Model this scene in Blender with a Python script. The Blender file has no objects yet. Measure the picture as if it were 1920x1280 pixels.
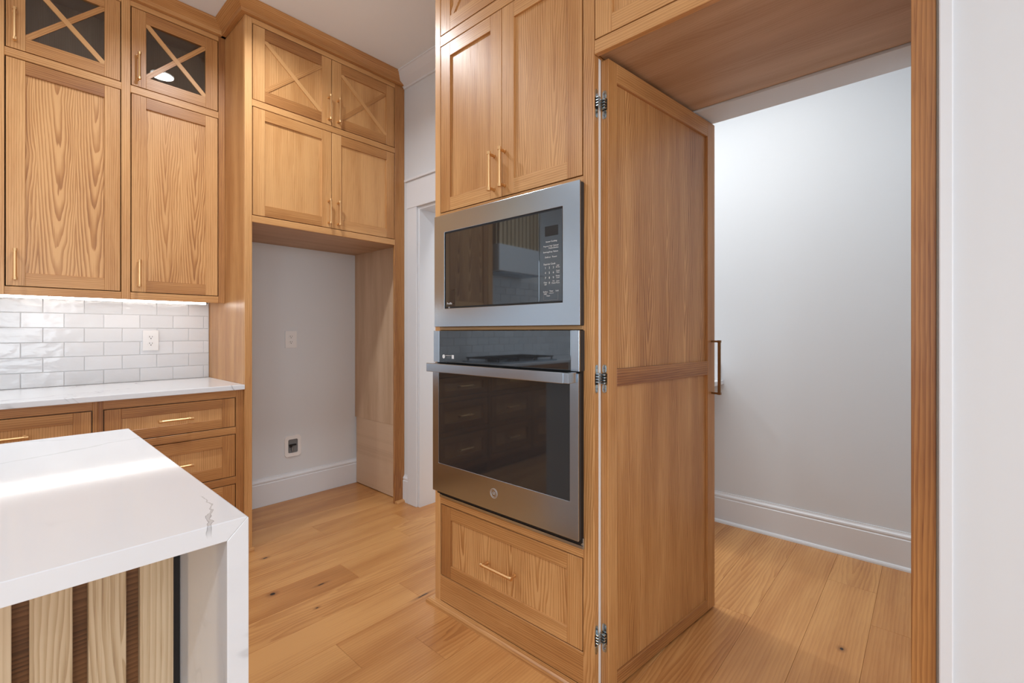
import bpy, bmesh, math, random
from mathutils import Vector, Matrix, Euler
random.seed(7)
S = bpy.context.scene
COL = S.collection
# ------------------------------------------------------------------ camera
cam = bpy.data.cameras.new('camera'); co = bpy.data.objects.new('camera', cam); COL.objects.link(co)
cam.sensor_width = 36; cam.lens = 868.6/1920*36; cam.shift_y = -17.8/1920
cam.clip_start = 0.02
co.location = (0, 0, 1.2); co.rotation_euler = (math.radians(90), 0, math.radians(42.015-90))
S.camera = co
# ------------------------------------------------------------------ view, world, lights
S.view_settings.view_transform = 'Standard'; S.view_settings.look = 'None'
S.view_settings.gamma = 1; S.view_settings.use_curve_mapping = False
S.view_settings.exposure = -1.12
W = bpy.data.worlds.new('world'); S.world = W; W.use_nodes = True
W.node_tree.nodes['Background'].inputs[0].default_value = (0.86, 0.93, 1.0, 1)
W.node_tree.nodes['Background'].inputs[1].default_value = 2.2

def area(name, loc, rot, sx, sy, power, col=(1, 1, 1), spread=180):
    l = bpy.data.lights.new(name, 'AREA'); l.shape = 'RECTANGLE'; l.size = sx; l.size_y = sy
    l.energy = power; l.color = col; l.spread = math.radians(spread)
    o = bpy.data.objects.new(name, l); COL.objects.link(o); o.location = loc
    o.rotation_euler = [math.radians(a) for a in rot]
    return o
# daylight through the windows behind and left of the camera
WINX = (-3.2, -1.55, 0.1)
for wx in WINX:
    area('window_light', (wx, -3.86, 1.65), (108, 0, 0), 1.1, 1.7, 72, (0.86, 0.94, 1.0))
for wy in (-2.2, 0.2):
    area('window_light', (-4.36, wy, 1.65), (108, 0, -90), 1.3, 1.7, 24, (0.86, 0.94, 1.0))
DOWN = [(0.77, 2.23), (-0.75, 2.23), (-2.3, 2.23), (-1.1, -0.75), (-2.7, -0.75), (-1.4, -2.5)]
def downlight_lamp(x, y, z, power):
    l = bpy.data.lights.new('downlight_lamp', 'AREA'); l.shape = 'DISK'; l.size = 0.13
    l.energy = power; l.color = (0.92, 0.96, 1.0); l.spread = math.radians(150)
    o = bpy.data.objects.new('downlight_lamp', l); COL.objects.link(o); o.location = (x, y, z)
for x, y in DOWN: downlight_lamp(x, y, 2.988, 30)
for x, y, p in [(2.5, 3.05, 34)]: downlight_lamp(x, y, 2.988, p)
area('pantry_panel_lamp', (2.36, 1.2, 2.985), (0, 0, 0), 0.4, 1.8, 38, (1.0, 0.98, 0.95), 135)  # added fill without a fixture, evens out the pantry wall and floor

# ------------------------------------------------------------------ materials
def srgb(r, g, b):
    f = lambda c: (c/255/12.92) if c/255 <= 0.04045 else ((c/255+0.055)/1.055)**2.4
    return (f(r), f(g), f(b), 1)

class NB:
    def __init__(s, name):
        s.m = bpy.data.materials.new(name); s.m.use_nodes = True
        s.nt = s.m.node_tree; s.b = s.nt.nodes['Principled BSDF']
    def n(s, t, **k):
        nd = s.nt.nodes.new(t)
        for a, v in k.items(): setattr(nd, a, v)
        return nd
    def l(s, a, b): s.nt.links.new(a, b)
    def val(s, sock, v):
        if isinstance(v, (int, float, tuple)): sock.default_value = v
        else: s.l(v, sock)
    def m_(s, op, a, b=0.0, c=None):
        nd = s.n('ShaderNodeMath', operation=op); s.val(nd.inputs[0], a); s.val(nd.inputs[1], b)
        if c is not None: s.val(nd.inputs[2], c)
        return nd.outputs[0]
    def comb(s, x, y, z):
        nd = s.n('ShaderNodeCombineXYZ')
        for i, v in enumerate((x, y, z)): s.val(nd.inputs[i], v)
        return nd.outputs[0]
    def noise(s, vec, scale, detail=2, rough=0.5, dist=0.0):
        nd = s.n('ShaderNodeTexNoise'); s.l(vec, nd.inputs['Vector'])
        nd.inputs['Scale'].default_value = scale; nd.inputs['Detail'].default_value = detail
        nd.inputs['Roughness'].default_value = rough; nd.inputs['Distortion'].default_value = dist
        return nd.outputs[0]
    def ramp(s, fac, stops):
        nd = s.n('ShaderNodeValToRGB'); s.l(fac, nd.inputs[0]); cr = nd.color_ramp
        while len(cr.elements) < len(stops): cr.elements.new(0.5)
        for e, (p, c) in zip(cr.elements, stops): e.position = p; e.color = c
        return nd.outputs[0]
    def smooth(s, x, a, b):
        nd = s.n('ShaderNodeMapRange', interpolation_type='SMOOTHSTEP'); s.val(nd.inputs[0], x)
        nd.inputs[1].default_value = a; nd.inputs[2].default_value = b
        return nd.outputs[0]
    def mix(s, f, a, b, mode='MIX'):
        nd = s.n('ShaderNodeMix', data_type='RGBA', blend_type=mode)
        s.val(nd.inputs[0], f); s.val(nd.inputs[6], a); s.val(nd.inputs[7], b)
        return nd.outputs[2]
    def set(s, **k):
        for a, v in k.items(): s.val(s.b.inputs[a.replace('_', ' ')], v)
    def bump(s, h, strength, dist=0.001):
        nd = s.n('ShaderNodeBump'); nd.inputs['Strength'].default_value = strength
        nd.inputs['Distance'].default_value = dist; s.l(h, nd.inputs['Height'])
        s.l(nd.outputs[0], s.b.inputs['Normal'])

def plain(name, col, rough=0.5, metal=0.0, **k):
    b = NB(name); b.set(Base_Color=col, Roughness=rough, Metallic=metal)
    for a, v in k.items(): b.b.inputs[a.replace('_', ' ')].default_value = v
    return b.m

def wood(name, light, mid, dark, rough=0.38, contrast=1.0, knots=None, ring=62.0, coat=0.0):
    """grained timber: UV = metres along / across the board, 'board' attribute = tint, seed, figure"""
    b = NB(name)
    uv = b.n('ShaderNodeUVMap'); uv.uv_map = 'UVMap'
    sp = b.n('ShaderNodeSeparateXYZ'); b.l(uv.outputs[0], sp.inputs[0]); U, V = sp.outputs[0], sp.outputs[1]
    at = b.n('ShaderNodeAttribute', attribute_name='board', attribute_type='GEOMETRY')
    sa = b.n('ShaderNodeSeparateXYZ'); b.l(at.outputs['Vector'], sa.inputs[0])
    tint, seed, fig = sa.outputs
    tint = b.m_('SUBTRACT', b.m_('MULTIPLY', tint, 2.0), 1.0)
    sd = b.m_('MULTIPLY', seed, 37.0)
    nz1 = b.m_('SUBTRACT', b.noise(b.comb(b.m_('MULTIPLY', U, 1.6), b.m_('MULTIPLY', V, 7.0), sd), 1.0, 3, 0.5), 0.5)
    nz2 = b.m_('SUBTRACT', b.noise(b.comb(b.m_('MULTIPLY', U, 6.0), b.m_('MULTIPLY', V, 40.0), sd), 1.0, 2, 0.5), 0.5)
    nz3 = b.m_('MULTIPLY', b.m_('SUBTRACT', b.noise(b.comb(b.m_('MULTIPLY', U, 0.9), b.m_('MULTIPLY', V, 26.0), b.m_('ADD', sd, 2.0)), 1.0, 3, 0.6), 0.5), b.m_('SUBTRACT', 1.0, b.m_('MULTIPLY', fig, 0.7)))
    # growth rings cut close to the pith (fig = 1, arches) or far from it (fig = 0, straight)
    leafw = 0.135
    vo = b.m_('ADD', b.m_('ADD', V, b.m_('MULTIPLY', seed, 0.135)), b.m_('MULTIPLY', nz1, 0.055))
    fr = b.m_('FRACT', b.m_('DIVIDE', b.m_('ADD', vo, 5.0), leafw))
    vf = b.m_('MULTIPLY', b.m_('ABSOLUTE', b.m_('SUBTRACT', fr, 0.5)), leafw)
    va = b.m_('ADD', b.m_('MULTIPLY', vf, b.m_('GREATER_THAN', fig, 0.02)), b.m_('MULTIPLY', b.m_('ADD', V, 0.4), b.m_('LESS_THAN', fig, 0.02)))
    va = b.m_('ADD', va, b.m_('MULTIPLY', b.m_('SUBTRACT', 1.0, fig), 0.06))
    dp = b.m_('ADD', b.m_('ADD', 0.030, b.m_('MULTIPLY', seed, 0.006)), b.m_('MULTIPLY', U, -0.050))
    dp = b.m_('ADD', dp, b.m_('MULTIPLY', nz1, 0.030))
    rr_ = b.m_('SQRT', b.m_('ADD', b.m_('MULTIPLY', va, va), b.m_('MULTIPLY', dp, dp)))
    ph = b.m_('ADD', b.m_('MULTIPLY', rr_, ring*1.9), b.m_('ADD', b.m_('MULTIPLY', nz2, 0.6), b.m_('ADD', b.m_('MULTIPLY', nz1, 0.8), b.m_('MULTIPLY', nz3, 2.4))))
    fc = b.m_('FRACT', ph)
    # soft saw tooth: fades to dark then snaps back
    broad0 = b.noise(b.comb(b.m_('MULTIPLY', U, 1.3), b.m_('MULTIPLY', V, 14.0), b.m_('ADD', sd, 4.0)), 1.0, 2, 0.5)
    line = b.m_('MULTIPLY', b.smooth(fc, 0.15, 0.93), b.m_('SUBTRACT', 1.0, b.smooth(fc, 0.93, 1.0)))
    amp = b.m_('MULTIPLY', b.m_('ADD', 0.28, b.m_('MULTIPLY', fig, 0.30)), b.m_('ADD', 0.45, broad0))
    pores = b.noise(b.comb(b.m_('MULTIPLY', U, 9.0), b.m_('MULTIPLY', V, 520.0), sd), 1.0, 2, 0.6)
    pr = b.smooth(pores, 0.52, 0.72)
    broad = b.noise(b.comb(b.m_('MULTIPLY', U, 1.1), b.m_('MULTIPLY', V, 9.0), b.m_('ADD', sd, 9.0)), 1.0, 3, 0.55)
    f = b.m_('ADD', b.m_('MULTIPLY', line, b.m_('MULTIPLY', amp, contrast)), b.m_('MULTIPLY', pr, 0.22*contrast))
    f = b.m_('ADD', f, b.m_('MULTIPLY', b.m_('SUBTRACT', broad, 0.5), 1.1))
    f = b.m_('ADD', f, b.m_('MULTIPLY', b.m_('SUBTRACT', 0.0, tint), 0.55))
    f = b.m_('ADD', f, 0.14)
    c = b.ramp(f, [(0.0, light), (0.45, mid), (1.0, dark)])
    if knots:
        geo = b.n('ShaderNodeNewGeometry'); ps = b.n('ShaderNodeSeparateXYZ'); b.l(geo.outputs['Position'], ps.inputs[0])
        for kx, ky, ax, ay in knots:
            dx = b.m_('DIVIDE', b.m_('SUBTRACT', ps.outputs[0], kx), ax); dy = b.m_('DIVIDE', b.m_('SUBTRACT', ps.outputs[1], ky), ay)
            d = b.m_('SQRT', b.m_('ADD', b.m_('MULTIPLY', dx, dx), b.m_('MULTIPLY', dy, dy)))
            d = b.m_('ADD', d, b.m_('MULTIPLY', nz2, 1.2))
            c = b.mix(b.m_('MULTIPLY', b.m_('SUBTRACT', 1.0, b.smooth(d, 0.8, 3.2)), 0.55), c, srgb(120, 72, 38))
            c = b.mix(b.m_('SUBTRACT', 1.0, b.smooth(d, 0.6, 1.1)), c, srgb(38, 24, 16))
    b.l(c, b.b.inputs['Base Color'])
    b.set(Roughness=b.m_('ADD', rough, b.m_('MULTIPLY', pr, 0.12)))
    b.b.inputs['Coat Weight'].default_value = coat; b.b.inputs['Coat Roughness'].default_value = 0.25
    b.bump(b.m_('ADD', b.m_('MULTIPLY', pr, -0.6), b.m_('MULTIPLY', line, -0.3)), 0.12, 0.0006)
    return b.m

M = {}
M['oak'] = wood('honey_oak', srgb(213, 163, 107), srgb(179, 125, 71), srgb(118, 66, 34), 0.40, coat=0.14)
M['oak_inside'] = wood('cabinet_interior', srgb(190, 160, 135), srgb(170, 138, 112), srgb(130, 98, 76), 0.5, 0.6)
M['ply'] = wood('plywood', srgb(210, 180, 150), srgb(184, 150, 118), srgb(140, 104, 74), 0.55, 0.3)
M['floor'] = wood('plank_flooring', srgb(210, 156, 97), srgb(182, 124, 70), srgb(122, 73, 39), 0.32, 0.55,
    knots=[(0.843, 2.235, 0.012, 0.010), (1.03, 2.15, 0.02, 0.005), (2.14, 0.247, 0.010, 0.007), (1.3, 1.715, 0.03, 0.004), (0.95, 2.62, 0.012, 0.006), (0.93, 1.98, 0.008, 0.004)], ring=40)
M['slat'] = wood('pale_oak_slat', srgb(216, 194, 162), srgb(192, 166, 130), srgb(142, 108, 78), 0.5, 1.1)
M['backing'] = wood('walnut_backing', srgb(134, 92, 56), srgb(104, 68, 38), srgb(56, 36, 20), 0.5, 1.2)
M['wall'] = plain('painted_wall', srgb(222, 226, 230), 0.65)
M['ceil'] = plain('painted_ceiling', srgb(240, 245, 249), 0.8)
M['trim'] = plain('white_trim_paint', srgb(228, 232, 237), 0.35)
M['brass'] = plain('brushed_brass', srgb(222, 184, 134), 0.42, 1.0)
M['brass_dark'] = plain('aged_brass', srgb(140, 105, 66), 0.35, 1.0)
M['zinc'] = plain('zinc_plate', srgb(190, 205, 212), 0.25, 1.0)
M['black'] = plain('matte_black', srgb(16, 16, 17), 0.6)
M['darkgrey'] = plain('dark_grey_side', srgb(58, 60, 64), 0.45, 0.3)
M['blackglass'] = plain('black_glass', srgb(40, 40, 41), 0.03, 0.0)
M['blackglass'].node_tree.nodes['Principled BSDF'].inputs['IOR'].default_value = 2.0
M['oven_glass'] = plain('tinted_oven_glass', srgb(40, 42, 44), 0.04, 0.0)
M['oven_glass'].node_tree.nodes['Principled BSDF'].inputs['IOR'].default_value = 1.8
M['print'] = plain('pale_print', srgb(225, 225, 225), 0.5)
M['etch'] = plain('etched_mark', srgb(205, 206, 208), 0.45, 0.6)
M['plastic'] = plain('white_plastic', srgb(238, 238, 238), 0.3)
M['grout'] = plain('white_grout', srgb(236, 236, 236), 0.85)
M['slot'] = plain('dark_slot', srgb(35, 35, 35), 0.6)
M['silver'] = plain('clip_metal', srgb(150, 155, 160), 0.35, 0.9)
M['range_black'] = plain('cast_iron', srgb(28, 28, 30), 0.45)
def steel():
    b = NB('brushed_stainless')
    tc = b.n('ShaderNodeTexCoord'); mp = b.n('ShaderNodeMapping'); b.l(tc.outputs['Object'], mp.inputs[0])
    mp.inputs['Scale'].default_value = (3, 3, 700)
    nz = b.noise(mp.outputs[0], 1.0, 2, 0.6)
    b.set(Base_Color=srgb(180, 192, 204), Metallic=1.0, Roughness=b.m_('ADD', 0.19, b.m_('MULTIPLY', nz, 0.06)))
    b.bump(nz, 0.012, 0.0002)
    return b.m
M['steel'] = steel()
for q_ in ('blackglass', 'oven_glass'): M[q_].node_tree.nodes['Principled BSDF'].inputs['Specular Tint'].default_value = (0.80, 0.91, 1.0, 1)
def glass():
    b = NB('cabinet_glass')
    b.set(Base_Color=(0.92, 0.95, 0.94, 1), Roughness=0.0, IOR=1.45)
    b.b.inputs['Transmission Weight'].default_value = 1.0
    return b.m
M['glass'] = glass()
def emit(name, col, st):
    b = NB(name); b.set(Base_Color=(0.9, 0.9, 0.9, 1))
    b.b.inputs['Emission Color'].default_value = col; b.b.inputs['Emission Strength'].default_value = st
    return b.m
M['led'] = emit('led_diffuser', (1.0, 0.97, 0.93, 1), 27)
M['lamp'] = emit('lamp_lens', (1.0, 0.97, 0.92, 1), 14)
def quartz(name, rough, veins=True, k_=0.6, lo=0.46):
    b = NB(name)
    geo = b.n('ShaderNodeNewGeometry'); P = geo.outputs['Position']
    w = b.noise(P, 1.7, 4, 0.6)
    n1 = b.noise(P, 2.1, 3, 0.55, 1.6)
    d = b.m_('ABSOLUTE', b.m_('SUBTRACT', n1, 0.47))
    v1 = b.m_('MULTIPLY', b.m_('SUBTRACT', 1.0, b.smooth(d, 0.0, 0.012)), b.smooth(w, lo, lo+0.14))
    soft = b.m_('MULTIPLY', b.m_('SUBTRACT', 1.0, b.smooth(d, 0.0, 0.05)), b.smooth(w, lo, lo+0.22))
    c = b.mix(b.m_('MULTIPLY', soft, 0.18), srgb(224, 227, 231), srgb(160, 163, 167))
    c = b.mix(b.m_('MULTIPLY', v1, k_), c, srgb(140, 142, 146))
    if veins:
        ps = b.n('ShaderNodeSeparateXYZ'); b.l(P, ps.inputs[0])
        nn = b.m_('SUBTRACT', b.noise(P, 11.0, 3, 0.6), 0.5); n3 = b.m_('SUBTRACT', b.noise(P, 34.0, 2, 0.6), 0.5)
        dd = b.m_('SUBTRACT', ps.outputs[0], b.m_('ADD', 0.236, b.m_('MULTIPLY', b.m_('MINIMUM', b.m_('SUBTRACT', ps.outputs[1], 0.88), 0.0), 0.27)))
        dd = b.m_('ABSOLUTE', b.m_('ADD', dd, b.m_('ADD', b.m_('MULTIPLY', nn, 0.035), b.m_('MULTIPLY', n3, 0.012))))
        rng = b.m_('MULTIPLY', b.m_('SUBTRACT', 1.0, b.smooth(ps.outputs[1], 0.93, 0.95)), b.m_('SUBTRACT', 1.0, b.smooth(b.m_('SUBTRACT', 0.914, ps.outputs[2]), 0.004, 0.02)))
        wd = b.m_('ADD', 0.0008, b.m_('MULTIPLY', b.m_('SUBTRACT', 1.0, b.smooth(ps.outputs[1], 0.80, 0.87)), 0.0032))
        ln = b.m_('LESS_THAN', dd, wd)
        edge = b.smooth(b.m_('DIVIDE', dd, wd), 0.5, 1.0)
        c = b.mix(b.m_('MULTIPLY', b.m_('MULTIPLY', ln, rng), b.m_('ADD', 0.35, b.m_('MULTIPLY', edge, 0.4))), c, srgb(120, 122, 124))
        # long thin veins across the top
        for (a, s_, y0, wdt, al) in ((0.35, 1.3, 1.50, 0.0016, 0.22), (-0.12, 2.2, 1.26, 0.0010, 0.28)):
            e = b.m_('SUBTRACT', b.m_('SUBTRACT', ps.outputs[1], y0), b.m_('MULTIPLY', ps.outputs[0], a))
            e = b.m_('ABSOLUTE', b.m_('ADD', e, b.m_('MULTIPLY', nn, 0.05*s_)))
            k = b.m_('SUBTRACT', 1.0, b.smooth(e, wdt, wdt*4))
            c = b.mix(b.m_('MULTIPLY', k, al), c, srgb(130, 130, 132))
    b.l(c, b.b.inputs['Base Color']); b.set(Roughness=rough)
    return b.m
M['quartz'] = quartz('island_quartz', 0.08, True, 0.35, 0.53)
M['quartz2'] = quartz('counter_quartz', 0.18, False, 0.7, 0.41)
def tile_mat():
    b = NB('glazed_tile')
    geo = b.n('ShaderNodeNewGeometry'); mp = b.n('ShaderNodeMapping'); b.l(geo.outputs['Position'], mp.inputs[0])
    mp.inputs['Scale'].default_value = (1, 1, 1.8)
    nz = b.noise(mp.outputs[0], 13.0, 2, 0.45)
    at = b.n('ShaderNodeAttribute', attribute_name='board', attribute_type='GEOMETRY')
    sa = b.n('ShaderNodeSeparateXYZ'); b.l(at.outputs['Vector'], sa.inputs[0])
    b.l(b.mix(sa.outputs[1], srgb(220, 222, 225), srgb(231, 233, 236)), b.b.inputs['Base Color'])
    b.set(Roughness=0.12); b.bump(nz, 0.35, 0.010)
    return b.m
M['tile'] = tile_mat()

# ------------------------------------------------------------------ geometry helpers
class MB:
    def __init__(s): s.v = []; s.f = []; s.uv = []; s.a = []
    def box(s, x0, x1, y0, y1, z0, z1, grain='z', tint=0.0, fig=0.0, seed=None, rot=None, piv=None):
        if seed is None: seed = random.random()
        gi = 'xyz'.index(grain); c = ((x0+x1)/2, (y0+y1)/2, (z0+z1)/2); n = len(s.v)
        pts = [(x, y, z) for x in (x0, x1) for y in (y0, y1) for z in (z0, z1)]
        fs = [(0, 1, 3, 2), (4, 6, 7, 5), (0, 4, 5, 1), (2, 3, 7, 6), (0, 2, 6, 4), (1, 5, 7, 3)]
        ax = [0, 0, 1, 1, 2, 2]
        for f, na in zip(fs, ax):
            s.f.append(tuple(n+i for i in f))
            if na == gi:
                ua, va = [i for i in range(3) if i != na]; sc = 0.08
            else:
                ua = gi; va = [i for i in range(3) if i not in (na, gi)][0]; sc = 1
            for i in f:
                p = pts[i]; s.uv.append(((p[ua]-c[ua])*sc, p[va]-c[va])); s.a.append((tint*0.5+0.5, seed, fig, 1))
        for p in pts:
            q = Vector(p)
            if rot is not None:
                q = rot @ (q-Vector(piv)) + Vector(piv)
            s.v.append(tuple(q))
        return s
    def poly(s, pts, faces):
        n = len(s.v); s.v += [tuple(p) for p in pts]
        for f in faces:
            s.f.append(tuple(n+i for i in f))
            for i in f:
                p = pts[i]; s.uv.append((p[0]+p[1], p[2])); s.a.append((0.5, 0.3, 0, 1))
        return s
    def cyl(s, p0, p1, r, n=12, r1=None):
        p0 = Vector(p0); p1 = Vector(p1); d = (p1-p0).normalized(); r1 = r if r1 is None else r1
        a = d.orthogonal().normalized(); b = d.cross(a)
        ring = lambda p, rr: [p+a*rr*math.cos(2*math.pi*i/n)+b*rr*math.sin(2*math.pi*i/n) for i in range(n)]
        pts = ring(p0, r)+ring(p1, r1)
        return s.poly(pts, [(i, (i+1) % n, n+(i+1) % n, n+i) for i in range(n)]+[tuple(range(n-1, -1, -1)), tuple(range(n, 2*n))])
    def mesh(s, name):
        me = bpy.data.meshes.new(name); me.from_pydata(s.v, [], s.f)
        me.uv_layers.new(name='UVMap'); me.attributes.new('board', 'FLOAT_COLOR', 'CORNER')
        uvl = me.uv_layers['UVMap']; at = me.attributes['board']
        for i in range(len(s.uv)): uvl.data[i].uv = s.uv[i]; at.data[i].color = s.a[i]
        bm = bmesh.new(); bm.from_mesh(me); bmesh.ops.recalc_face_normals(bm, faces=bm.faces); bm.to_mesh(me); bm.free()
        return me
    def build(s, name, mat, parent=None, loc=None, bev=0.0, seg=1, smooth=False):
        # centre the origin on the piece
        lo = [min(v[i] for v in s.v) for i in range(3)]; hi = [max(v[i] for v in s.v) for i in range(3)]
        c = [(a+b)/2 for a, b in zip(lo, hi)]
        s.v = [tuple(v[i]-c[i] for i in range(3)) for v in s.v]
        me = s.mesh(name)
        ms = mat if isinstance(mat, (list, tuple)) else [mat]
        for m in ms: me.materials.append(m)
        o = bpy.data.objects.new(name, me); COL.objects.link(o); o.location = c
        if parent: o.parent = parent
        if bev:
            md = o.modifiers.new('bevel', 'BEVEL'); md.width = bev; md.segments = seg; md.limit_method = 'ANGLE'; md.angle_limit = math.radians(50)
        if smooth:
            for p in me.polygons: p.use_smooth = True
            me.set_sharp_from_angle(angle=math.radians(35)) if hasattr(me, 'set_sharp_from_angle') else None
        return o

def reparent(o, p):
    """make o a child of mesh p; both expressed in the same local space"""
    o.parent = p; o.location = o.location - p.location
def board(name, parent, x0, x1, y0, y1, z0, z1, grain='z', mat=None, tint=0.0, fig=0.0, bev=0.0012):
    return MB().box(x0, x1, y0, y1, z0, z1, grain, tint, fig).build(name, mat or M['oak'], parent, bev=bev)
def thing(name, label, cat, loc=(0, 0, 0), rz=0.0, group=None):
    o = bpy.data.objects.new(name, None); COL.objects.link(o); o.location = loc; o.rotation_euler = (0, 0, rz)
    o.empty_display_size = 0.1; o['label'] = label; o['category'] = cat
    if group: o['group'] = group
    return o
def tag(o, label, cat, group=None):
    o['label'] = label; o['category'] = cat
    if group: o['group'] = group
    return o
def struct(name, mb, mat, bev=0.0):
    o = mb.build(name, mat, bev=bev); o['kind'] = 'structure'; return o
def sweep(name, prof, path, mat, parent=None, flip=False, grainwood=False, smooth=False):
    """prof: (out, z) list, open; path: xy points; outward = right-hand side of travel (left if flip)"""
    n = len(path); mb = MB(); rows = []
    def nrm(a, b):
        d = (Vector(b)-Vector(a)).normalized(); r = Vector((d.y, -d.x)); return -r if flip else r
    L = 0; tint = random.uniform(-.2, .1); sd = random.random()
    for i, p in enumerate(path):
        if i == 0: m = nrm(path[0], path[1])
        elif i == n-1: m = nrm(path[-2], path[-1])
        else:
            a = nrm(path[i-1], path[i]); b = nrm(path[i], path[i+1]); m = (a+b)/(1+a.dot(b))
        if i: L += (Vector(path[i])-Vector(path[i-1])).length
        rows.append(([(p[0]+m.x*o_, p[1]+m.y*o_, z) for o_, z in prof], L))
    k = len(prof); vl = [0]
    for j in range(1, k): vl.append(vl[-1]+math.dist(prof[j], prof[j-1]))
    for r, _ in rows: mb.v += r
    for i in range(n-1):
        for j in range(k):
            j2 = (j+1) % k
            mb.f.append((i*k+j, i*k+j2, (i+1)*k+j2, (i+1)*k+j))
            for (ii, jj) in ((i, j), (i, j2), (i+1, j2), (i+1, j)):
                mb.uv.append((rows[ii][1], vl[jj])); mb.a.append((tint*0.5+0.5, sd, 0, 1))
    for ii in (0, n-1):
        mb.f.append(tuple(ii*k+j for j in range(k)))
        for j in range(k): mb.uv.append((prof[j][0], prof[j][1])); mb.a.append((tint*0.5+0.5, sd, 0, 1))
    o = mb.build(name, mat, parent)
    return o

# ------------------------------------------------------------------ the shell
XT = 1.3066            # face of the oven tower
ZC = 3.0
YA = 3.42              # cabinet wall
fl = struct('floor', MB().box(-4.6, 4.2, -4.2, 3.6, -0.20, -0.014, 'x'), M['floor'])
# floor planks run along x
W0 = 0.747 - 5*0.18955
ends = {}   # measured end joints by row index (row 0 starts at W0)
def row_of(y): return int(math.floor((y-W0)/0.18955))
for x, y in [(0.87, 1.59), (1.10, 1.40), (1.298, 2.74), (1.755, 2.555), (1.185, 2.20), (1.283, 1.81), (2.395, 0.30-.2), (2.70, 0.25), (1.62, 2.36), (2.12, 0.62)]:
    ends.setdefault(row_of(y), []).append(x)
XL, XR = -4.39, 3.062
seeded = random.Random(5)
for r in range(-19, 19):
    y0 = W0+r*0.18955; y1 = y0+0.18955
    if y0 > 3.41: continue
    xs = [XL, XR]
    e = sorted(ends.get(r, []))
    if not e: e = [seeded.uniform(-0.2, 2.4)]
    xs += e
    x = e[0]-seeded.uniform(1.2, 1.8)
    while x > XL+0.4: xs.append(x); x -= seeded.uniform(1.1, 1.9)
    x = e[-1]+seeded.uniform(1.2, 1.8)
    while x < XR-0.3: xs.append(x); x += seeded.uniform(1.1, 1.9)
    xs = sorted(xs)
    for a, c in zip(xs, xs[1:]):
        g = 0.0003
        board('floor_plank', fl, a+g, c-g, y0+g, min(y1, YA)-g, -0.014, 0.0, 'x', M['floor'], seeded.uniform(-0.28, 0.28), 0.0 if seeded.random() < 0.55 else 0.75, bev=0.0008)
for o in list(fl.children): o.location = Vector(o.location)-fl.location
struct('ceiling', MB().box(-4.6, 4.2, -4.2, 3.6, ZC, ZC+0.15), M['ceil'])
wall_left = struct('wall_left', MB().box(-4.6, 4.2, YA, YA+0.15, 0, ZC), M['wall'])
# wall with the hall doorway and the hidden pantry opening
HD0, HD1 = 1.80, 2.607
mb = MB()
mb.box(1.936, 2.09, HD1, YA, 0, ZC); mb.box(1.936, 2.09, HD0, HD1, 2.058, ZC)
mb.box(1.936, 2.09, 0.835, HD0, 0, ZC); mb.box(1.936, 2.09, 0.012, 0.835, 2.108, ZC)
mb.box(1.936, 2.09, -0.30, 0.012, 0, ZC)
struct('wall_back', mb, M['wall'])
struct('wall_pantry', MB().box(3.07, 3.2, -0.3, 3.42, 0, ZC), M['wall'])
struct('wall_pantry_side', MB().box(2.09, 3.07, -0.3, -0.15, 0, ZC), M['wall'])
struct('wall_right', MB().box(1.3045, 1.93, -4.2, -0.036, 0, ZC), M['wall'])
struct('trim_1', MB().box(1.293, 1.93, -0.036, -0.0145, 0, ZC), M['trim'], bev=0.002)
# rear and far walls with window openings
def window_wall(name, axis, pos0, pos1, lo, hi, cents, hw, zb, zt):
    mb = MB(); cuts = sorted(cents); x = lo
    def seg(a, b, z0, z1):
        if axis == 'y': mb.box(a, b, pos0, pos1, z0, z1)
        else: mb.box(pos0, pos1, a, b, z0, z1)
    for c in cuts:
        seg(x, c-hw, 0, ZC); seg(c-hw, c+hw, 0, zb); seg(c-hw, c+hw, zt, ZC); x = c+hw
    seg(x, hi, 0, ZC)
    w = struct(name, mb, M['wall'])
    for i, c in enumerate(cuts):
        f = MB(); t = 0.05
        def fb(a, b, z0, z1, d0=0.04, d1=0.09):
            if axis == 'y': f.box(a, b, pos0+d0, pos0+d1, z0, z1)
            else: f.box(pos0+d0, pos0+d1, a, b, z0, z1)
        fb(c-hw, c-hw+t, zb, zt); fb(c+hw-t, c+hw, zb, zt); fb(c-hw+t, c+hw-t, zb, zb+t); fb(c-hw+t, c+hw-t, zt-t, zt)
        fb(c-0.012, c+0.012, zb+t, zt-t); fb(c-hw+t, c+hw-t, (zb+zt)/2-0.015, (zb+zt)/2+0.015)
        window_wall.n += 1
        struct('window_%d' % window_wall.n, f, M['trim'])
window_wall.n = 0
window_wall('wall_rear', 'y', -4.05, -3.9, -4.6, 1.93, WINX, 0.6, 0.75, 2.55)
window_wall('wall_far', 'x', -4.55, -4.4, -3.9, YA, (-2.2, 0.2), 0.7, 0.75, 2.55)

# baseboards
BB = [(0, 0), (0.017, 0), (0.017, 0.150), (0.013, 0.154), (0.013, 0.160), (0.016, 0.163), (0.015, 0.171), (0.009, 0.177), (0.006, 0.184), (0.006, 0.188), (0, 0.188)]
QR = [(0.0, 0.0), (0.030, 0.0), (0.029, 0.008), (0.025, 0.015), (0.017, 0.019), (0.0, 0.019)]
def baseboard(name, path, flip=False, shoe=True):
    o = sweep(name, BB, path, M['trim'], flip=flip); o['kind'] = 'structure'
    if shoe:
        s = sweep('shoe_molding', QR, path, M['trim'], flip=flip); s.parent = o; s.location = s.location-o.location
    return o
baseboard('baseboard_left', [(0.93, YA), (1.93, YA)], shoe=False)
baseboard('baseboard_pantry', [(3.07, 3.41), (3.07, -0.15)])
baseboard('baseboard_back', [(1.936, 2.770), (1.936, 2.715)], shoe=False)
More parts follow.
